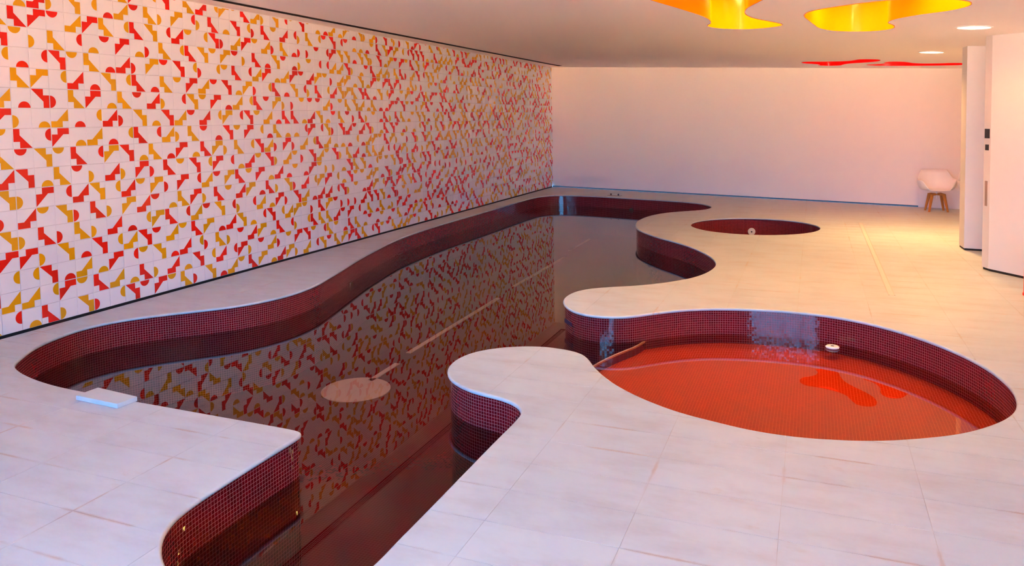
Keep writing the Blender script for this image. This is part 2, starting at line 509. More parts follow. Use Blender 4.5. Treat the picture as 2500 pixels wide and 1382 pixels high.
# rounded stone coping along the openings
def sweep_loop(name, loop, prof, mat, parent, smooth=True, uv=False):
    """prof: list of (offset into the opening (+), z); loop CCW; opening inside"""
    n = len(loop); rings = [offset_poly(loop, -d) for d, z in prof]
    verts = []; faces = []; uvs = []
    ln = [0.0]
    for i in range(n): ln.append(ln[-1] + (Vector(loop[(i + 1) % n]) - Vector(loop[i])).length)
    for k, (d, z) in enumerate(prof):
        verts += [(p.x, p.y, z) for p in rings[k]]
    for k in range(len(prof) - 1):
        for i in range(n):
            j = (i + 1) % n
            faces.append((k * n + i, k * n + j, (k + 1) * n + j, (k + 1) * n + i))
            if uv:
                za, zb = prof[k][1], prof[k + 1][1]
                uvs += [(ln[i], za), (ln[i + 1], za), (ln[i + 1], zb), (ln[i], zb)]
    return mesh_obj(name, verts, faces, mat, parent, smooth=smooth, uvs=uvs if uv else None)
cop = [(0.0, 0.0)] + [(0.004 + 0.011 * math.sin(t), -0.011 * (1 - math.cos(t)) ) for t in [k * math.pi / 10 for k in range(0, 11)]] + [(0.0, -0.022)]
for lp in (POOL, TUB):
    sweep_loop('coping', lp, cop, M_MARBLE, floor)
# channel against the tiled wall, painted black for the shade of the gap
box('wall_channel', 0.0, X_MIN, FACADE_Y + 0.1, back_y(0) - 0.02, -0.04, -0.03, M_BLACK, floor)
box('channel_side', X_MIN, X_MIN + 0.004, FACADE_Y + 0.1, back_y(0) - 0.04, -0.04, -0.0012, M_BLACK, floor)
# narrow recessed floor track
for x, ya, yb in ((6.062, 2.90, 7.45),):
    t = empty('floor_track', (x, (ya + yb) / 2, 0)); tag(t, 'narrow metal floor track running beside the small round pool', 'floor track')
    h = (yb - ya) / 2
    for dx in (-0.022, 0.022):
        box('rail', dx - 0.004, dx + 0.004, -h, h, 0.0002, 0.0026, plain('track_steel', (0.50, 0.47, 0.44), 0.4), t)
    box('groove', -0.018, 0.018, -h, h, 0.0001, 0.0012, plain('track_groove', (0.58, 0.56, 0.55), 0.6), t)

# ------------------------------------------------------------------ main pool
DEEP_Z, SHAL_Z = -0.75, -0.285
pool = empty('swimming_pool', (2.2, 4.0, 0)); tag(pool, 'long free-form pool with dark red mosaic sides and still water', 'pool')
def to_local(o, root):
    o.matrix_parent_inverse = Matrix.Translation(-root.location)
    return o
to_local(sweep_loop('basin_wall', POOL, [(0.0, -0.012), (0.0, -1.3)], M_MOS_W, pool, smooth=True, uv=True), pool)
DIV = catmull([(3.93, 0.50), (3.965, 0.62), (4.0, 0.85), (4.03, 1.02), (4.085, 1.22), (4.145, 1.38), (4.20, 1.52), (4.25, 1.75)], 5, closed=False)
bmf = fill2d([(v.x, v.y) for v in POOL], [])
lift_z(bmf, DEEP_Z)
to_local(bm_obj('deep_floor', bmf, M_MOS_D, pool), pool)
# shallow floor: the round bay right of the divider
bay = [Vector((p.x, p.y)) for p in DIV] + [Vector(q) for q in ((4.4, 2.3), (6.8, 2.3), (6.8, -0.6), (3.9, -0.6))]
if area2(bay) < 0: bay.reverse()
to_local(prism('shallow_floor', [(v.x, v.y) for v in bay], SHAL_Z - 0.08, SHAL_Z, M_MOS_F, pool), pool)
left = [p + Vector((-0.006, 0.002)) for p in DIV]; rightp = [p + Vector((0.003, -0.001)) for p in DIV]
ring = left + rightp[::-1]
if area2(ring) < 0: ring.reverse()
to_local(prism('divider_wall', [(v.x, v.y) for v in ring], -1.2, WATER_Z - 0.018, M_MOS_D, pool), pool)
capl = [p + Vector((-0.008, 0.003)) for p in DIV]; capr = [p + Vector((0.004, -0.001)) for p in DIV]
ring = capl + capr[::-1]
if area2(ring) < 0: ring.reverse()
to_local(prism('divider_cap', [(v.x, v.y) for v in ring], WATER_Z - 0.018, WATER_Z - 0.006, M_WHITEP, pool), pool)
bmw = fill2d([(v.x, v.y) for v in POOL], [])
lift_z(bmw, WATER_Z)
bmesh.ops.recalc_face_normals(bmw, faces=bmw.faces[:])
if bmw.faces[:][0].normal.z < 0: bmesh.ops.reverse_faces(bmw, faces=bmw.faces[:])
wat = to_local(bm_obj('water', bmw, M_WATER, pool), pool); wat['label'] = 'still clear water mirroring the tiled wall'
# pale lane line and end discs on the deep floor
M_LANE = plain('pale_lane_tile', (0.55, 0.46, 0.36), 0.5)
LZ = DEEP_Z + 0.004
def strip(name, a, b, w):
    a, b = Vector(a), Vector(b); d = (b - a).normalized(); s = Vector((d.y, -d.x)) * w / 2
    poly = [(a + s), (b + s), (b - s), (a - s)]
    if area2(poly) < 0: poly.reverse()
    return to_local(prism(name, [(v.x, v.y) for v in poly], DEEP_Z, LZ, M_LANE, pool), pool)
def disc(name, c, r):
    return to_local(prism(name, [(c[0] + r * math.cos(k * math.pi / 20), c[1] + r * math.sin(k * math.pi / 20)) for k in range(40)], DEEP_Z, LZ, M_LANE, pool), pool)
KX = lambda x: x
disc('lane_disc', (1.855, 1.255), 0.29)
strip('lane_line', (1.85, 1.48), (1.835, 1.97), 0.055)
strip('lane_line', (1.775, 2.28), (1.73, 4.65), 0.055)
strip('lane_line', (1.67, 5.3), (1.66, 7.65), 0.055)
strip('lane_line', (1.555, 8.2), (1.55, 9.5), 0.055)
# wall fittings
def disc_on(name, P, n, r, t, mat, parent, seg=24, inv=True):
    n = Vector(n).normalized()
    q = n.to_track_quat('Z', 'Y').to_matrix().to_4x4()
    bm = bmesh.new()
    bmesh.ops.create_cone(bm, cap_ends=True, segments=seg, radius1=r, radius2=r * 0.92, depth=t)
    bmesh.ops.transform(bm, verts=bm.verts[:], matrix=Matrix.Translation(Vector(P) + n * t / 2) @ q)
    o = bm_obj(name, bm, mat, parent)
    if inv: to_local(o, parent)
    return o
disc_on('pool_light', (0.84, 2.70, -0.24), (1, 0.28, 0), 0.045, 0.012, M_DARKSTEEL, pool)
disc_on('pool_light', (2.25, 9.89, -0.235), (-0.25, -1, 0), 0.045, 0.012, M_DARKSTEEL, pool)
sk = bmesh.new(); bm_box(sk, -0.075, 0.075, -0.004, 0.004, -0.016, 0.016)
bmesh.ops.transform(sk, verts=sk.verts[:], matrix=Matrix.Translation((3.615, 1.683, -0.128)) @ Matrix.Rotation(math.radians(-49), 4, 'Z'))
s_o = to_local(bm_obj('skimmer_slot', sk, plain('slot_blue', (0.02, 0.015, 0.05), 0.3), pool), pool)
s_o['label'] = 'dark blue slot in the red mosaic'

# ------------------------------------------------------------------ small round pool
tub = empty('round_pool', (TUB_C[0], TUB_C[1], 0)); tag(tub, 'small round plunge pool lined with red mosaic, sunk in the deck', 'pool')
to_local(sweep_loop('basin_wall', TUB, [(0.0, -0.012), (0.0, -0.9)], M_MOS_W, tub, uv=True), tub)
bmf = fill2d([(v.x, v.y) for v in TUB], []); lift_z(bmf, -0.85)
to_local(bm_obj('basin_floor', bmf, M_MOS_D, tub), tub)
bmf = fill2d([(v.x, v.y) for v in TUB], []); lift_z(bmf, -0.36)
bmesh.ops.recalc_face_normals(bmf, faces=bmf.faces[:])
if bmf.faces[:][0].normal.z < 0: bmesh.ops.reverse_faces(bmf, faces=bmf.faces[:])
to_local(bm_obj('water', bmf, M_WATER, tub), tub)
for ang in (96.0, 52.0):
    a = math.radians(ang)
    P = (TUB_C[0] + TUB_R * 1.015 * math.cos(a), TUB_C[1] + TUB_R * 0.982 * math.sin(a), -0.205 if ang > 90 else -0.255)
    nrm = (-math.cos(a), -math.sin(a), 0)
    noz = disc_on('jet_nozzle', P, nrm, 0.055, 0.02, M_WHITEP, tub)
    hole = disc_on('jet_hole', Vector(P) + Vector(nrm) * 0.0202, nrm, 0.012, 0.003, M_DARK, tub)
    hole.parent = noz
    hole.matrix_parent_inverse = Matrix.Identity(4)
    noz['label'] = 'white round water jet'

# ------------------------------------------------------------------ walls
wl = box('wall_left', -0.25, -0.008, FACADE_Y, BACK0 + 0.3, -0.04, 3.36, M_GROUT); tag(wl, kind='structure')
bb = box('gap_shade_left', -0.008, 0.0015, FACADE_Y + 0.1, back_y(0) - 0.05, -0.03, 0.012, M_BLACK); tag(bb, kind='structure')  # black strip stands in for the shade in the gap under the tiles
def back_poly(x0, x1, t0, t1):
    return [(x0, back_y(x0) + t0), (x1, back_y(x1) + t0), (x1, back_y(x1) + t1), (x0, back_y(x0) + t1)]
def ctop(x, y): return 3.36
wb = prism('wall_back', back_poly(-0.008, 7.03, 0.0, 0.2), 0.022, ctop, M_PLASTER); tag(wb, kind='structure')
bb = prism('gap_shade_back', back_poly(-0.008, 7.03, 0.012, 0.2), -0.04, 0.022, M_BLACK); tag(bb, kind='structure')  # black infill paints the shade of the gap under the back wall
wb2 = prism('wall_back_end', back_poly(7.03, XR + 0.2, -0.003, 0.2), -0.04, ctop, M_PLASTER); tag(wb2, kind='structure')
wr = box('wall_right', XR, XR + 0.2, FACADE_Y, back_y(XR), -0.04, 3.36, M_PLASTER); tag(wr, kind='structure')

# ------------------------------------------------------------------ mural tiles
T = 0.15
TILE_GAP = 0.0011
def shape_poly(code):
    """2D polygon in a unit tile, origin top-left, y down"""
    if code in '1234':
        P = [(0, 0), (2/3, 0), (2/3, 1/3), (1, 1/3), (1, 1), (2/3, 1), (2/3, 2/3)]
        k = '1234'.index(code)                       # tip at TL, TR, BR, BL
        for _ in range(k): P = [(1 - y, x) for x, y in P]
    else:
        P = [(2/3 - math.cos(t) / 3, 1 - math.sin(t) / 3) for t in [i * math.pi / 14 for i in range(15)]]   # bottom edge, right corner
        k = 'brtl'.index(code)
        for _ in range(k): P = [(y, 1 - x) for x, y in P]
    return P
def clip(poly, axis, lim, keep_less):
    out = []
    for i in range(len(poly)):
        a, b = poly[i - 1], poly[i]
        ia = (a[axis] <= lim) == keep_less; ib = (b[axis] <= lim) == keep_less
        if ia != ib:
            t = (lim - a[axis]) / (b[axis] - a[axis])
            out.append((a[0] + (b[0] - a[0]) * t, a[1] + (b[1] - a[1]) * t))
        if ib: out.append(b)
    return out
TILE_T = 0.007
def tile_geom(code, col, w=1.0, top=0.0):
    """verts (x out of wall, y along, z up; origin bottom-left corner), faces, material ids; w = kept width, top = cut off the top"""
    g = TILE_GAP / T
    V = []; Fc = []; Mi = []
    y0, y1, z0, z1 = TILE_GAP, w * T - TILE_GAP, TILE_GAP, (1 - top) * T - TILE_GAP
    e = 0.0012
    V += [(0, y0, z0), (0, y1, z0), (0, y1, z1), (0, y0, z1)]
    V += [(TILE_T, y0 + e, z0 + e), (TILE_T, y1 - e, z0 + e), (TILE_T, y1 - e, z1 - e), (TILE_T, y0 + e, z1 - e)]
    Fc += [(4, 5, 6, 7), (0, 1, 5, 4), (1, 2, 6, 5), (2, 3, 7, 6), (3, 0, 4, 7)]; Mi += [0] * 5
    P = shape_poly(code)
    s = 1 - 2 * 0.022
    P = [(0.5 + (x - 0.5) * s, 0.5 + (y - 0.5) * s) for x, y in P]
    if w < 1: P = clip(P, 0, w - 0.02, True)
    if top > 0: P = clip(P, 1, top + 0.02, False)
    if len(P) >= 3:
        k = len(V)
        V += [(TILE_T + 0.00035, x * T, (1 - y) * T) for x, y in P]
        idx = list(range(k, k + len(P)))
        a = sum(P[i - 1][0] * P[i][1] - P[i][0] * P[i - 1][1] for i in range(len(P)))
        Fc.append(tuple(idx[::-1] if a > 0 else idx)); Mi.append(1 if col == 'R' else 2)
    return V, Fc, Mi
TOP_ROW, TOP_CUT = 17, 0.26
COL_MAX = int(back_y(0) / T)
COL_MIN = int(FACADE_Y / T) + 1
LAST_W = back_y(0) / T - COL_MAX
MURAL_ROWS = {   # column -3 ... 18, as laid on the wall: colour (R, Y) + motif (1-4 zigzag by its tip, b r t l half disc by its edge)
17: '.. .. .. .. .. .. .. .. R4 Yr R1 Rt Y3 R2 Yr Y4 Yt R3 Y2 Yl Y1 Rr',
16: '.. .. R2 Yl Y1 Yr Rb Y2 Rt Y3 Yl Y4 Rr Yl R3 Yb R1 Yr Rl R3 Yt R2',
15: 'Y3 .. R4 Rt Y2 R4 Y3 Yr R3 Y1 Rr R2 Yt Yr R1 Rl Y2 R4 Yt Y2 Rl Y3',
14: 'R1 Yt Yl Y3 Rr Yb Rt R4 Yb Rl Y3 Yr R3 Y1 Yt Y4 Rt Yl R3 Rb Y1 Rt',
13: 'Yr Rb Rr R1 Yt Y3 Rb R2 Rl Y4 Rt R1 Yr Rl Yr Yt R3 Rr Y2 R4 Yb Y2',
12: 'Rl Y3 Y4 Yr R2 Rb Y1 Yr R3 Rb Y3 Yt R4 Y2 Rt R1 Yb Y4 Rl Yr R3 Rb',
11: 'Y2 Rb R1 Rl Y3 R4 Yb Y3 Rt R2 Yl Rr Y1 Yt R4 Rb Y2 Yr R3 Rt Y4 Yl',
10: 'R4 Yl Yb Y2 Rb Yr R2 Rl Y1 Yb R1 Y2 Rt R2 Yr Y4 Rr R1 Yt Y2 Rb R3',
9: 'Yt R3 Rr R4 Yb Y2 Rb Yr R3 Rr Y2 Yl Y3 Rt Rb R1 Yt R4 Yr Rb Y3 Yb',
8: 'Y3 Rt Y1 Yt R3 Rr Y4 R1 Yb Y3 Rb R4 Yb R3 Y4 Yl Y3 Yr R1 Y2 Rl R4',
7: 'R2 R1 Yb Y3 Rt Yl R2 Yl R4 Rl R3 Yt R1 Yr R4 Rr Yb R2 Yt R1 Yl Y2',
6: 'Y1 Yl R4 Rr R2 Y1 Yr R2 Yt Y4 Rl R4 Rr Y2 Rt Y4 R3 Yt R4 Yb R2 Rb',
5: 'Rl R2 Yt Y1 Rl R3 Yl Y4 R2 Rt Yb Y3 R4 Yl R3 Yt R2 Y4 Rb R3 Yl Y1',
4: 'Y1 Yl R3 Rl Y3 Yl R2 Rb Yr Y4 R3 Rr Y2 Rt Y1 Rr Yl Rr Y2 Yb R4 Rl',
3: 'R4 R4 Yl Y1 Rb R1 Yr Y2 R1 Rt Y2 Yt R3 Y4 Rb R2 Y1 Yb Rr R1 Yr Y2',
2: 'Yr Yr R1 Rb Y2 Yb R4 Rr Yt Y1 Rb R2 Yr Rl Y3 Yl Rt R2 Y4 Yb R3 Rr',
1: 'Y2 Y2 Yr R4 Yt R3 Y2 Yb R3 Yl R2 Yb R1 Yr R2 Rr R4 Yl Rt Y2 Rl Yt',
0: 'Rr Yb R3 Yl Y1 Rl Yr R1 Rt R4 Yt Y3 Rl Y1 Rb Y2 Yt R3 Y4 Yb R2 Y4'}
MURAL = {(c - 3, r): m for r, t in MURAL_ROWS.items() for c, m in enumerate(t.split()) if m != '..'}
rng = random.Random(11)
def motif(c, r):
    if (c, r) in MURAL: return MURAL[(c, r)]
    if rng.random() < 0.5:
        k = rng.choice('1234')
    else:
        k = rng.choice('brtl')
    return rng.choice('RY') + k
mural = empty('wall_mural', (-0.008, 0, 0.012)); tag(mural, kind='structure')
mural['label'] = 'tiled wall of white squares with red and ochre zigzags and half discs'
order = sorted(((c, r) for c in range(COL_MIN, COL_MAX + 1) for r in range(TOP_ROW + 1)), key=lambda cr: (cr[0] < -5, cr[0] if cr[0] >= -5 else -cr[0], cr[1]))
tile_me = {}
cnt = 0
SV, SF, SM = [], [], []
Z0 = 0.0
for c, r in order:
    m = motif(c, r)
    top = TOP_CUT if r == TOP_ROW else 0.0
    w = LAST_W if c == COL_MAX else 1.0
    if w < 0.1: continue
    tx, tz = rng.gauss(0, 0.0012), rng.gauss(0, 0.0012)
    zb = r * T
    if cnt < 298:
        key = (m, top, w)
        if key not in tile_me:
            V, Fc, Mi = tile_geom(m[1], m[0], w, top)
            V = [(x, y - T / 2, z - T / 2) for x, y, z in V]
            me = bpy.data.meshes.new('tile'); me.from_pydata(V, [], Fc)
            for mm in (M_GLAZE_W, M_GLAZE_R, M_GLAZE_Y): me.materials.append(mm)
            me.polygons.foreach_set('material_index', Mi); me.update()
            tile_me[key] = me
        o = bpy.data.objects.new('tile', tile_me[key]); link(o, mural)
        o.location = (0, c * T + T / 2, zb + T / 2); o.rotation_euler = (0, tz, tx)
        cnt += 1
    else:
        V, Fc, Mi = tile_geom(m[1], m[0], w, top)
        k = len(SV)
        SV += [(x + tx * (y - T / 2) + tz * (z - T / 2), c * T + y, zb + z) for x, y, z in V]
        SF += [tuple(i + k for i in f) for f in Fc]; SM += Mi
o = mesh_obj('tile_field', SV, SF, [M_GLAZE_W, M_GLAZE_R, M_GLAZE_Y], mural, fm=SM); tag(o, kind='stuff')

# ------------------------------------------------------------------ ceiling, light wells, slot diffuser
WELLS = {
 'ya': [(4.05, 0.62), (4.22, 1.15), (4.30, 1.70), (4.42, 2.15), (4.545, 2.70), (4.57, 3.0), (4.545, 3.25), (4.49, 3.50), (4.58, 3.68), (4.80, 3.75), (5.02, 3.62), (5.17, 3.38),
        (5.08, 3.12), (4.96, 2.88), (4.91, 2.60), (4.94, 2.25), (5.06, 1.85), (5.20, 1.40), (5.18, 0.85), (4.95, 0.35), (4.55, 0.15), (4.2, 0.28)],
 'yb': [(5.37, 2.68), (5.42, 2.42), (5.60, 2.16), (5.80, 1.95), (6.02, 1.80), (6.25, 1.80), (6.42, 1.94), (6.46, 2.14), (6.38, 2.40), (6.20, 2.66), (6.06, 2.95),
        (6.03, 3.20), (6.10, 3.45), (6.10, 3.68), (5.97, 3.88), (5.80, 3.94), (5.62, 3.87), (5.50, 3.65), (5.44, 3.30), (5.40, 3.0)],
 'ra': [(5.265, 8.735), (5.311, 8.888), (5.400, 8.944), (5.508, 9.056), (5.535, 9.224), (5.508, 9.343), (5.600, 9.376), (5.709, 9.375), (5.832, 9.241), (5.866, 9.038), (5.908, 8.843), (5.987, 8.660), (6.111, 8.466), (6.231, 8.279), (6.307, 8.092), (6.320, 7.900), (6.278, 7.783), (6.168, 7.753), (6.062, 7.804), (5.991, 7.984), (5.934, 8.149), (5.840, 8.276), (5.709, 8.369), (5.540, 8.458), (5.385, 8.502), (5.297, 8.598)],
 'rb': [(6.210, 8.980), (6.320, 8.855), (6.400, 8.700), (6.424, 8.540), (6.415, 8.360), (6.450, 8.240), (6.530, 8.160), (6.640, 8.170), (6.710, 8.250), (6.800, 8.410), (6.950, 8.460), (7.120, 8.380), (7.300, 8.220), (7.450, 8.250), (7.500, 8.420), (7.380, 8.650), (7.100, 8.850), (6.800, 9.000), (6.500, 9.100), (6.300, 9.080)],
}
WELLS = {k: catmull(v, 5) for k, v in WELLS.items()}
for k in WELLS:
    if area2(WELLS[k]) < 0: WELLS[k].reverse()
SLOT = (0.335, 0.455, FACADE_Y + 0.3, 11.35)
slot_loop = [(SLOT[0], SLOT[2]), (SLOT[1], SLOT[2]), (SLOT[1], SLOT[3]), (SLOT[0], SLOT[3])]
CO = [(-0.1, FACADE_Y - 0.1), (XR + 0.1, FACADE_Y - 0.1), (XR + 0.1, back_y(XR + 0.1) + 0.12), (-0.1, back_y(-0.1) + 0.12)]
bmc = fill2d(CO, [slot_loop] + [[(p.x, p.y) for p in WELLS[k]] for k in WELLS])
for v in bmc.verts: v.co.z = ceil_z(v.co.x)
bmesh.ops.recalc_face_normals(bmc, faces=bmc.faces[:])
cl = bm_obj('ceiling', bmc, M_CEIL); tag(cl, kind='structure')
# roof slab keeps daylight out above the ceiling
rf = prism('roof', CO, lambda x, y: 3.35, lambda x, y: 3.5, M_PLASTER); tag(rf, kind='structure')

def light_obj(name, loc, power, size, col, parent, spread=math.pi):
    d = bpy.data.lights.new(name, 'AREA'); d.shape = 'DISK'; d.size = size; d.energy = power; d.color = col; d.spread = spread
    o = bpy.data.objects.new(name, d); link(o, parent); o.location = loc
    return o
M_LAMP = emit('lamp_glow', (1.0, 0.80, 0.48), 9.0)
M_REDGLOW = emit('backlit_red_panel', (1.0, 0.006, 0.003), WELL_R_GLOW)
def make_well(key, label, mat, depth, watt, lamps, group, top_mat=None):
    loop = WELLS[key]
    cx = sum(p.x for p in loop) / len(loop); cy = sum(p.y for p in loop) / len(loop)
    root = empty('ceiling_light_well', (cx, cy, ceil_z(cx))); tag(root, label, 'light well', group)
    n = len(loop)
    V = [(p.x - cx, p.y - cy, ceil_z(p.x) - ceil_z(cx) - 0.001) for p in loop] + [(p.x - cx, p.y - cy, ceil_z(p.x) - ceil_z(cx) + depth) for p in loop]
    mesh_obj('well_side', V, [(i, (i + 1) % n, n + (i + 1) % n, n + i) for i in range(n)], mat, root, smooth=True)
    bm = fill2d([(p.x - cx, p.y - cy) for p in loop], [])
    for v in bm.verts: v.co.z = ceil_z(v.co.x + cx) - ceil_z(cx) + depth
    bm_obj('well_top', bm, top_mat or mat, root)
    rim = [(0.0, 0.0), (-0.006, 0.0), (-0.006, -0.004), (0.0, -0.004)]
    rr = [offset_poly(loop, -d) for d, z in rim]
    V = []; Fc = []
    for k, (d, z) in enumerate(rim): V += [(p.x - cx, p.y - cy, ceil_z(p.x) - ceil_z(cx) + z) for p in rr[k]]
    for k in range(4):
        for i in range(n):
            j = (i + 1) % n; k2 = (k + 1) % 4
            Fc.append((k * n + i, k * n + j, k2 * n + j, k2 * n + i))
    mesh_obj('rim', V, Fc, mat, root, smooth=False)
    for lx, ly in lamps:
        z = ceil_z(lx) - ceil_z(cx) + depth - 0.02
        lamp = prism('lamp', [(lx - cx + 0.07 * math.cos(a), ly - cy + 0.07 * math.sin(a)) for a in [q * math.pi / 12 for q in range(24)]], z, z + 0.02, M_LAMP, root)
        light_obj('lamp_light', (lx - cx, ly - cy, z - 0.012), watt, 0.14, (1.0, 0.66, 0.14), root)
    return root
GRP = 'cut-out light wells in the ceiling'
make_well('ya', 'yellow free-form light well in the ceiling nearest the tiled wall', M_YELLOW, 0.42, WELL_Y_W, [(4.78, 3.25), (4.65, 1.1)], GRP)
make_well('yb', 'yellow free-form light well in the ceiling nearer the round ceiling lamp', M_YELLOW, 0.42, WELL_Y_W, [(5.80, 3.4), (6.1, 2.15)], GRP)
make_well('ra', 'red free-form light well above the far floor, left one of the red pair', M_RED, 0.30, 0.0, [], GRP, M_REDGLOW)
make_well('rb', 'red free-form light well beside the white pillar, right one of the red pair', M_RED, 0.30, 0.0, [], GRP, M_REDGLOW)

sd = empty('slot_diffuser', ((SLOT[0] + SLOT[1]) / 2, 2.5, ceil_z(0.395))); tag(sd, 'long black and white slot diffuser in the ceiling along the tiled wall', 'air vent')
ya, yb = SLOT[2] - 2.5, SLOT[3] - 2.5
hw = (SLOT[1] - SLOT[0]) / 2
o = bmesh.new()
bm_box(o, -hw, hw, ya, yb, -0.001, 0.12)
for f in [f for f in o.faces if f.calc_center_median().z < 0.0]: o.faces.remove(f)
bm_obj('duct', o, M_BLACK, sd)
for k in range(5):
    x = -hw + 0.010 + k * (2 * hw - 0.020) / 4
    box('blade', x - 0.0035, x + 0.0035, ya, yb, 0.018, 0.022, M_CEIL, sd)
box('duct_side', -hw, -hw + 0.002, ya, yb, 0.0045, 0.12, M_BLACK, sd); box('duct_side', hw - 0.002, hw, ya, yb, -0.003, 0.12, M_BLACK, sd)

def downlight(x, y, label, watt=LAMP_W, col=LAMP_COL):
    root = empty('ceiling_lamp', (x, y, ceil_z(x))); tag(root, label, 'lamp', 'round recessed ceiling lamps')
    root.rotation_euler = (0, math.atan(-CE1), 0)
    V = []; Fc = []; n = 40
    prof = [(0.145, 0.0), (0.145, -0.005), (0.128, -0.008), (0.125, -0.002)]
    for r, z in prof: V += [(r * math.cos(2 * math.pi * i / n), r * math.sin(2 * math.pi * i / n), z) for i in range(n)]
    for k in range(3):
        for i in range(n): Fc.append((k * n + i, k * n + (i + 1) % n, (k + 1) * n + (i + 1) % n, (k + 1) * n + i))
    mesh_obj('trim_ring', V, Fc, M_WHITEP, root, smooth=True)
    prism('diffuser', [(0.126 * math.cos(2 * math.pi * i / n), 0.126 * math.sin(2 * math.pi * i / n)) for i in range(n)], -0.004, -0.001, M_LAMP, root)
    light_obj('lamp_light', (0, 0, -0.012), watt, 0.24, col, root, math.radians(135))
    return root
downlight(6.735, 3.575, 'round glowing ceiling lamp beside the yellow light well', 6.0)
downlight(6.765, 6.345, 'smaller-looking round ceiling lamp in front of the red light wells')
downlight(2.7, 1.2, 'added unseen fill lamp above the near end of the long pool', 14.0, (0.64, 0.78, 1.0))  # fill lamp added out of view to brighten the near left side

# ------------------------------------------------------------------ pillar and door panel on the right
def zc(x, y): return ceil_z(x) + 0.02
pl = empty('pillar', (7.2, 5.5, 0)); tag(pl, 'pale pillar with dark shadow gap standing left of the white door panel', 'pillar', kind='structure')
pp = [(6.995, 5.45), (7.45, 5.385), (7.47, 5.62), (6.985, 5.685)]
to_local(prism('shaft', pp, 0.022, zc, M_PANEL, pl), pl)
to_local(prism('shadow_gap', [(7.0, 5.455), (7.44, 5.392), (7.46, 5.61), (6.99, 5.68)], -0.02, 0.022, M_BLACK, pl), pl)
dr = empty('door_1', (7.1, 4.1, 0)); tag(dr, kind='structure')
dr['label'] = 'tall white door panel standing open at the right edge'
d0 = Vector((7.005, 4.262)); dd = Vector((0.225, -0.30)).normalized(); dn = Vector((-0.55, 0.84)).normalized()
d1 = d0 + dd * 0.95
th = 0.11
bk = Vector((-0.10, 0.30)).normalized() * th
poly = [d0, d1, d1 + Vector((0.1, 0.1)), d0 + bk]
if area2(poly) < 0: poly.reverse()
to_local(prism('leaf', [(v.x, v.y) for v in poly], 0.022, zc, M_PANEL, dr), dr)
c = sum(poly, Vector((0, 0))) / 4
to_local(prism('shadow_gap', [((v + (c - v) * 0.03).x, (v + (c - v) * 0.03).y) for v in poly], -0.02, 0.022, M_BLACK, dr), dr)
# edge hardware
def edge_plate(name, z0, z1, mat, w=0.5):
    a = d0 + bk * (0.5 - w / 2); b = d0 + bk * (0.5 + w / 2)
    n = Vector((-bk.y, bk.x)).normalized()
    if n.x > 0: n = -n
    poly = [a, b, b + n * 0.004, a + n * 0.004]
    if area2(poly) < 0: poly.reverse()
    return to_local(prism(name, [(v.x, v.y) for v in poly], z0, z1, mat, dr), dr)
edge_plate('latch_plate', 1.27, 1.36, M_DARK, 0.7)
edge_plate('lock_plate', 1.155, 1.21, M_DARK, 0.5)
edge_plate('edge_pull', 0.62, 0.86, plain('bronze_pull', (0.36, 0.24, 0.19), 0.4), 0.34)
# red post whose edge just enters the frame
rp = empty('red_post', (7.105, 3.24, 0)); tag(rp, 'red lacquered post just entering at the right edge', 'post')
for nm, r0, z0, z1 in (('foot', 0.045, 0.0, 0.02), ('post', 0.038, 0.02, 0.42)):
    prism(nm, [(r0 * math.cos(k * math.pi / 12), r0 * math.sin(k * math.pi / 12)) for k in range(24)], z0, z1, M_REDPOST, rp)

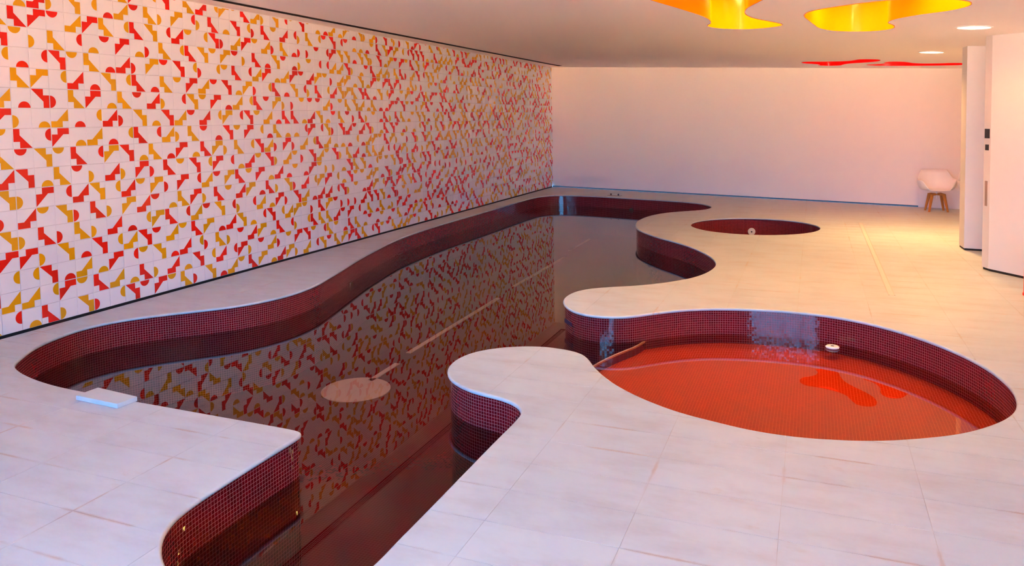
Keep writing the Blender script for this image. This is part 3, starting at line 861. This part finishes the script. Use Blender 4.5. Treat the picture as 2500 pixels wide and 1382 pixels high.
# ------------------------------------------------------------------ chairs
def make_chair(x, y, rz, label):
    root = empty('shell_chair', (x, y, 0), rz); tag(root, label, 'chair', 'white shell armchairs by the back wall')
    root.scale = (0.87, 0.87, 0.87)
    # shell: angle th runs 0 = front (-y) ... pi = back
    nu, nv = 64, 14
    V = []; Fc = []
    def rim_h(a):                      # a = |angle from back| in degrees
        if a < 46: return 0.355
        if a < 70: t = (a - 46) / 24; t = t * t * (3 - 2 * t); return 0.355 * (1 - t) + 0.205 * t
        if a < 118: return 0.205 - 0.02 * (a - 72) / 46
        t = min(1, (a - 118) / 34); t = t * t * (3 - 2 * t); return 0.185 * (1 - t) + 0.012 * t
    for i in range(nu):
        ang = 2 * math.pi * i / nu
        a = abs(math.degrees(ang)) if ang <= math.pi else 360 - math.degrees(ang)
        H = rim_h(a)
        dx, dy = math.sin(ang), math.cos(ang)
        for k in range(nv + 1):
            v = k / nv
            # profile: flat pan then curl up
            if v < 0.5:
                r = v / 0.5 * 0.80; z = 0.012 * (v / 0.5) ** 3
            else:
                t = (v - 0.5) / 0.5
                r = 0.80 + 0.20 * math.sin(min(1, t * 1.25) * math.pi / 2) + 0.09 * t * min(1.0, H / 0.2)
                z = 0.012 + (H - 0.012) * (1 - math.cos(t * math.pi / 2)) ** 0.9
            back = 0.05 * max(0, math.cos(math.radians(a))) * (z / 0.35) if a < 90 else 0
            narrow = 1.0 - 0.10 * max(0.0, (z - 0.20) / 0.155)
            V.append((dx * r * 0.285 * narrow, dy * (r * 0.235 + back), 0.375 + z))
    for i in range(nu):
        j = (i + 1) % nu
        for k in range(nv):
            if k == 0: Fc.append((i * (nv + 1), i * (nv + 1) + 1, j * (nv + 1) + 1))
            else: Fc.append((i * (nv + 1) + k, i * (nv + 1) + k + 1, j * (nv + 1) + k + 1, j * (nv + 1) + k))
    sh = mesh_obj('shell', V, Fc, M_WHITEP, root, smooth=True)
    bm = bmesh.new(); bm.from_mesh(sh.data); bmesh.ops.remove_doubles(bm, verts=bm.verts[:], dist=0.0005)
    bmesh.ops.recalc_face_normals(bm, faces=bm.faces[:]); bm.to_mesh(sh.data); bm.free()
    md = sh.modifiers.new('thickness', 'SOLIDIFY'); md.thickness = 0.011; md.offset = 0
    cyl = lambda nm, r, z0, z1, mat: prism(nm, [(r * math.cos(k * math.pi / 8), r * math.sin(k * math.pi / 8)) for k in range(16)], z0, z1, mat, root)
    cyl('swivel_post', 0.013, 0.225, 0.378, M_WHITEP)
    cyl('hub', 0.05, 0.29, 0.318, M_WOOD)
    for sx in (-1, 1):
        for sy in (-1, 1):
            bm = bmesh.new()
            d = Vector((sx * 0.145, sy * 0.125)); e = d.normalized(); s = Vector((e.y, -e.x)) * 0.016
            k0 = e * 0.03; k1 = Vector((sx * 0.095, sy * 0.08)); ft = Vector((sx * 0.15, sy * 0.125))
            def quad(c, h0, h1, w):
                ss = s * w
                return [bm.verts.new((c.x + ss.x, c.y + ss.y, h0)), bm.verts.new((c.x - ss.x, c.y - ss.y, h0)),
                        bm.verts.new((c.x - ss.x, c.y - ss.y, h1)), bm.verts.new((c.x + ss.x, c.y + ss.y, h1))]
            A = quad(k0, 0.288, 0.32, 1.0); B = quad(k1 - e * 0.02, 0.285, 0.325, 1.0)
            def bridge(P, Q):
                for q in range(4): bm.faces.new((P[q], P[(q + 1) % 4], Q[(q + 1) % 4], Q[q]))
            bm.faces.new(A); bridge(A, B)
            # leg from knee to foot
            Cq = [bm.verts.new((k1.x + e.x * 0.022 + s.x, k1.y + e.y * 0.022 + s.y, 0.315)), bm.verts.new((k1.x + e.x * 0.022 - s.x, k1.y + e.y * 0.022 - s.y, 0.315))]
            F0 = ft - e * 0.012; F1 = ft + e * 0.012
            fq = [bm.verts.new((F0.x + s.x * .8, F0.y + s.y * .8, 0)), bm.verts.new((F0.x - s.x * .8, F0.y - s.y * .8, 0)),
                  bm.verts.new((F1.x - s.x * .8, F1.y - s.y * .8, 0)), bm.verts.new((F1.x + s.x * .8, F1.y + s.y * .8, 0))]
            bm.faces.new((B[3], B[2], Cq[1], Cq[0]))
            bm.faces.new((B[1], B[0], fq[0], fq[1])); bm.faces.new((Cq[0], Cq[1], fq[2], fq[3]))
            bm.faces.new((B[0], B[3], Cq[0], fq[3], fq[0])); bm.faces.new((B[2], B[1], fq[1], fq[2], Cq[1])); bm.faces.new(fq[::-1])
            bmesh.ops.recalc_face_normals(bm, faces=bm.faces[:])
            bm_obj('leg', bm, M_WOOD, root)
    return root
make_chair(7.215, 9.115, math.radians(8), 'white shell armchair on four wooden legs, wholly in view by the back wall')
make_chair(7.735, 8.945, math.radians(8), 'white shell armchair half hidden behind the pale pillar')

# ------------------------------------------------------------------ loose things
lp = [(1.648, -1.150), (1.982, -1.165), (1.993, -1.045), (1.655, -1.015)]
def loose_plank():
    o = prism('stone_plank', [(x - 1.82, y + 1.09) for x, y in lp], 0.0, 0.026, M_MARBLE, None, bevel=0.003)
    o.location = (1.82, -1.09, 0.0005)
    tag(o, 'small loose white stone plank lying at the pool edge', 'stone plank')
loose_plank()
rl = empty('rail_socket', (1.835, 10.262, 0), math.radians(-15.5)); tag(rl, 'small plate with two black knobs on the far pool edge', 'rail socket')
box('plate', -0.14, 0.14, -0.045, 0.045, 0.0, 0.012, M_CHROME, rl, bevel=0.003)
for sx in (-0.082, 0.082):
    bm = bmesh.new()
    bmesh.ops.create_cone(bm, cap_ends=True, segments=16, radius1=0.016, radius2=0.012, depth=0.03, matrix=Matrix.Translation((sx, 0, 0.027)))
    k = bm_obj('knob', bm, M_DARK, rl)
fd = empty('floating_puck', (5.585, 1.93, WATER_Z + 0.0085)); tag(fd, 'white disc floating on the water by the red mosaic', 'float')
V = []; n = 28
prof = [(0.0, 0.006), (0.010, 0.006), (0.016, 0.010), (0.040, 0.010), (0.050, 0.003), (0.046, -0.006), (0.0, -0.008)]
bm = bmesh.new()
rings = [[bm.verts.new((max(r, 1e-4) * math.cos(2 * math.pi * i / n), max(r, 1e-4) * math.sin(2 * math.pi * i / n), z)) for i in range(n)] for r, z in prof]
for k in range(len(prof) - 1):
    for i in range(n): bm.faces.new((rings[k][i], rings[k][(i + 1) % n], rings[k + 1][(i + 1) % n], rings[k + 1][i]))
bmesh.ops.remove_doubles(bm, verts=bm.verts[:], dist=0.0005); bmesh.ops.recalc_face_normals(bm, faces=bm.faces[:])
bm_obj('float_ring', bm, M_WHITEP, fd, smooth=True)
prism('cap', [(0.012 * math.cos(k * math.pi / 8), 0.012 * math.sin(k * math.pi / 8)) for k in range(16)], 0.004, 0.009, M_DARKGREY, fd)

# ------------------------------------------------------------------ glazed front behind the camera
GL0, GL1 = 2.0, 7.0
wf1 = box('wall_front_left', -0.25, GL0, FACADE_Y - 0.15, FACADE_Y + 0.1, -0.04, 3.36, M_PLASTER); tag(wf1, kind='structure')
wf2 = box('wall_front_right', GL1, XR + 0.2, FACADE_Y - 0.15, FACADE_Y + 0.1, -0.04, 3.36, M_PLASTER); tag(wf2, kind='structure')
wf3 = prism('wall_front_top', [(GL0, FACADE_Y - 0.1), (GL1, FACADE_Y - 0.1), (GL1, FACADE_Y + 0.09), (GL0, FACADE_Y + 0.09)], lambda x, y: ceil_z(x) - 0.02, 3.36, M_PLASTER); tag(wf3, kind='structure')
win = empty('window_1', ((GL0 + GL1) / 2, FACADE_Y, 0)); tag(win, kind='structure')
for k in range(4):
    x = GL0 + (GL1 - GL0) * k / 3
    to_local(box('mullion', x - 0.04, x + 0.04, FACADE_Y - 0.06, FACADE_Y + 0.06, 0, ceil_z(x) - 0.02, M_DARKGREY, win), win)
for k in range(3):
    xa = GL0 + (GL1 - GL0) * k / 3 + 0.04; xb = GL0 + (GL1 - GL0) * (k + 1) / 3 - 0.04
    to_local(box('pane', xa, xb, FACADE_Y - 0.004, FACADE_Y + 0.004, 0.04, ceil_z(xb) - 0.02, M_GLASS, win), win)
to_local(box('bottom_rail', GL0, GL1, FACADE_Y - 0.05, FACADE_Y + 0.05, 0, 0.05, M_DARKGREY, win), win)
gr = box('ground', -60, 70, FACADE_Y - 120, FACADE_Y - 0.15, -0.2, -0.05, plain('bounce_terrace', (0.88, 0.51, 0.30), 0.8)); tag(gr, kind='structure')  # unseen terrace added outside, coloured to bounce warm light onto ceiling and walls
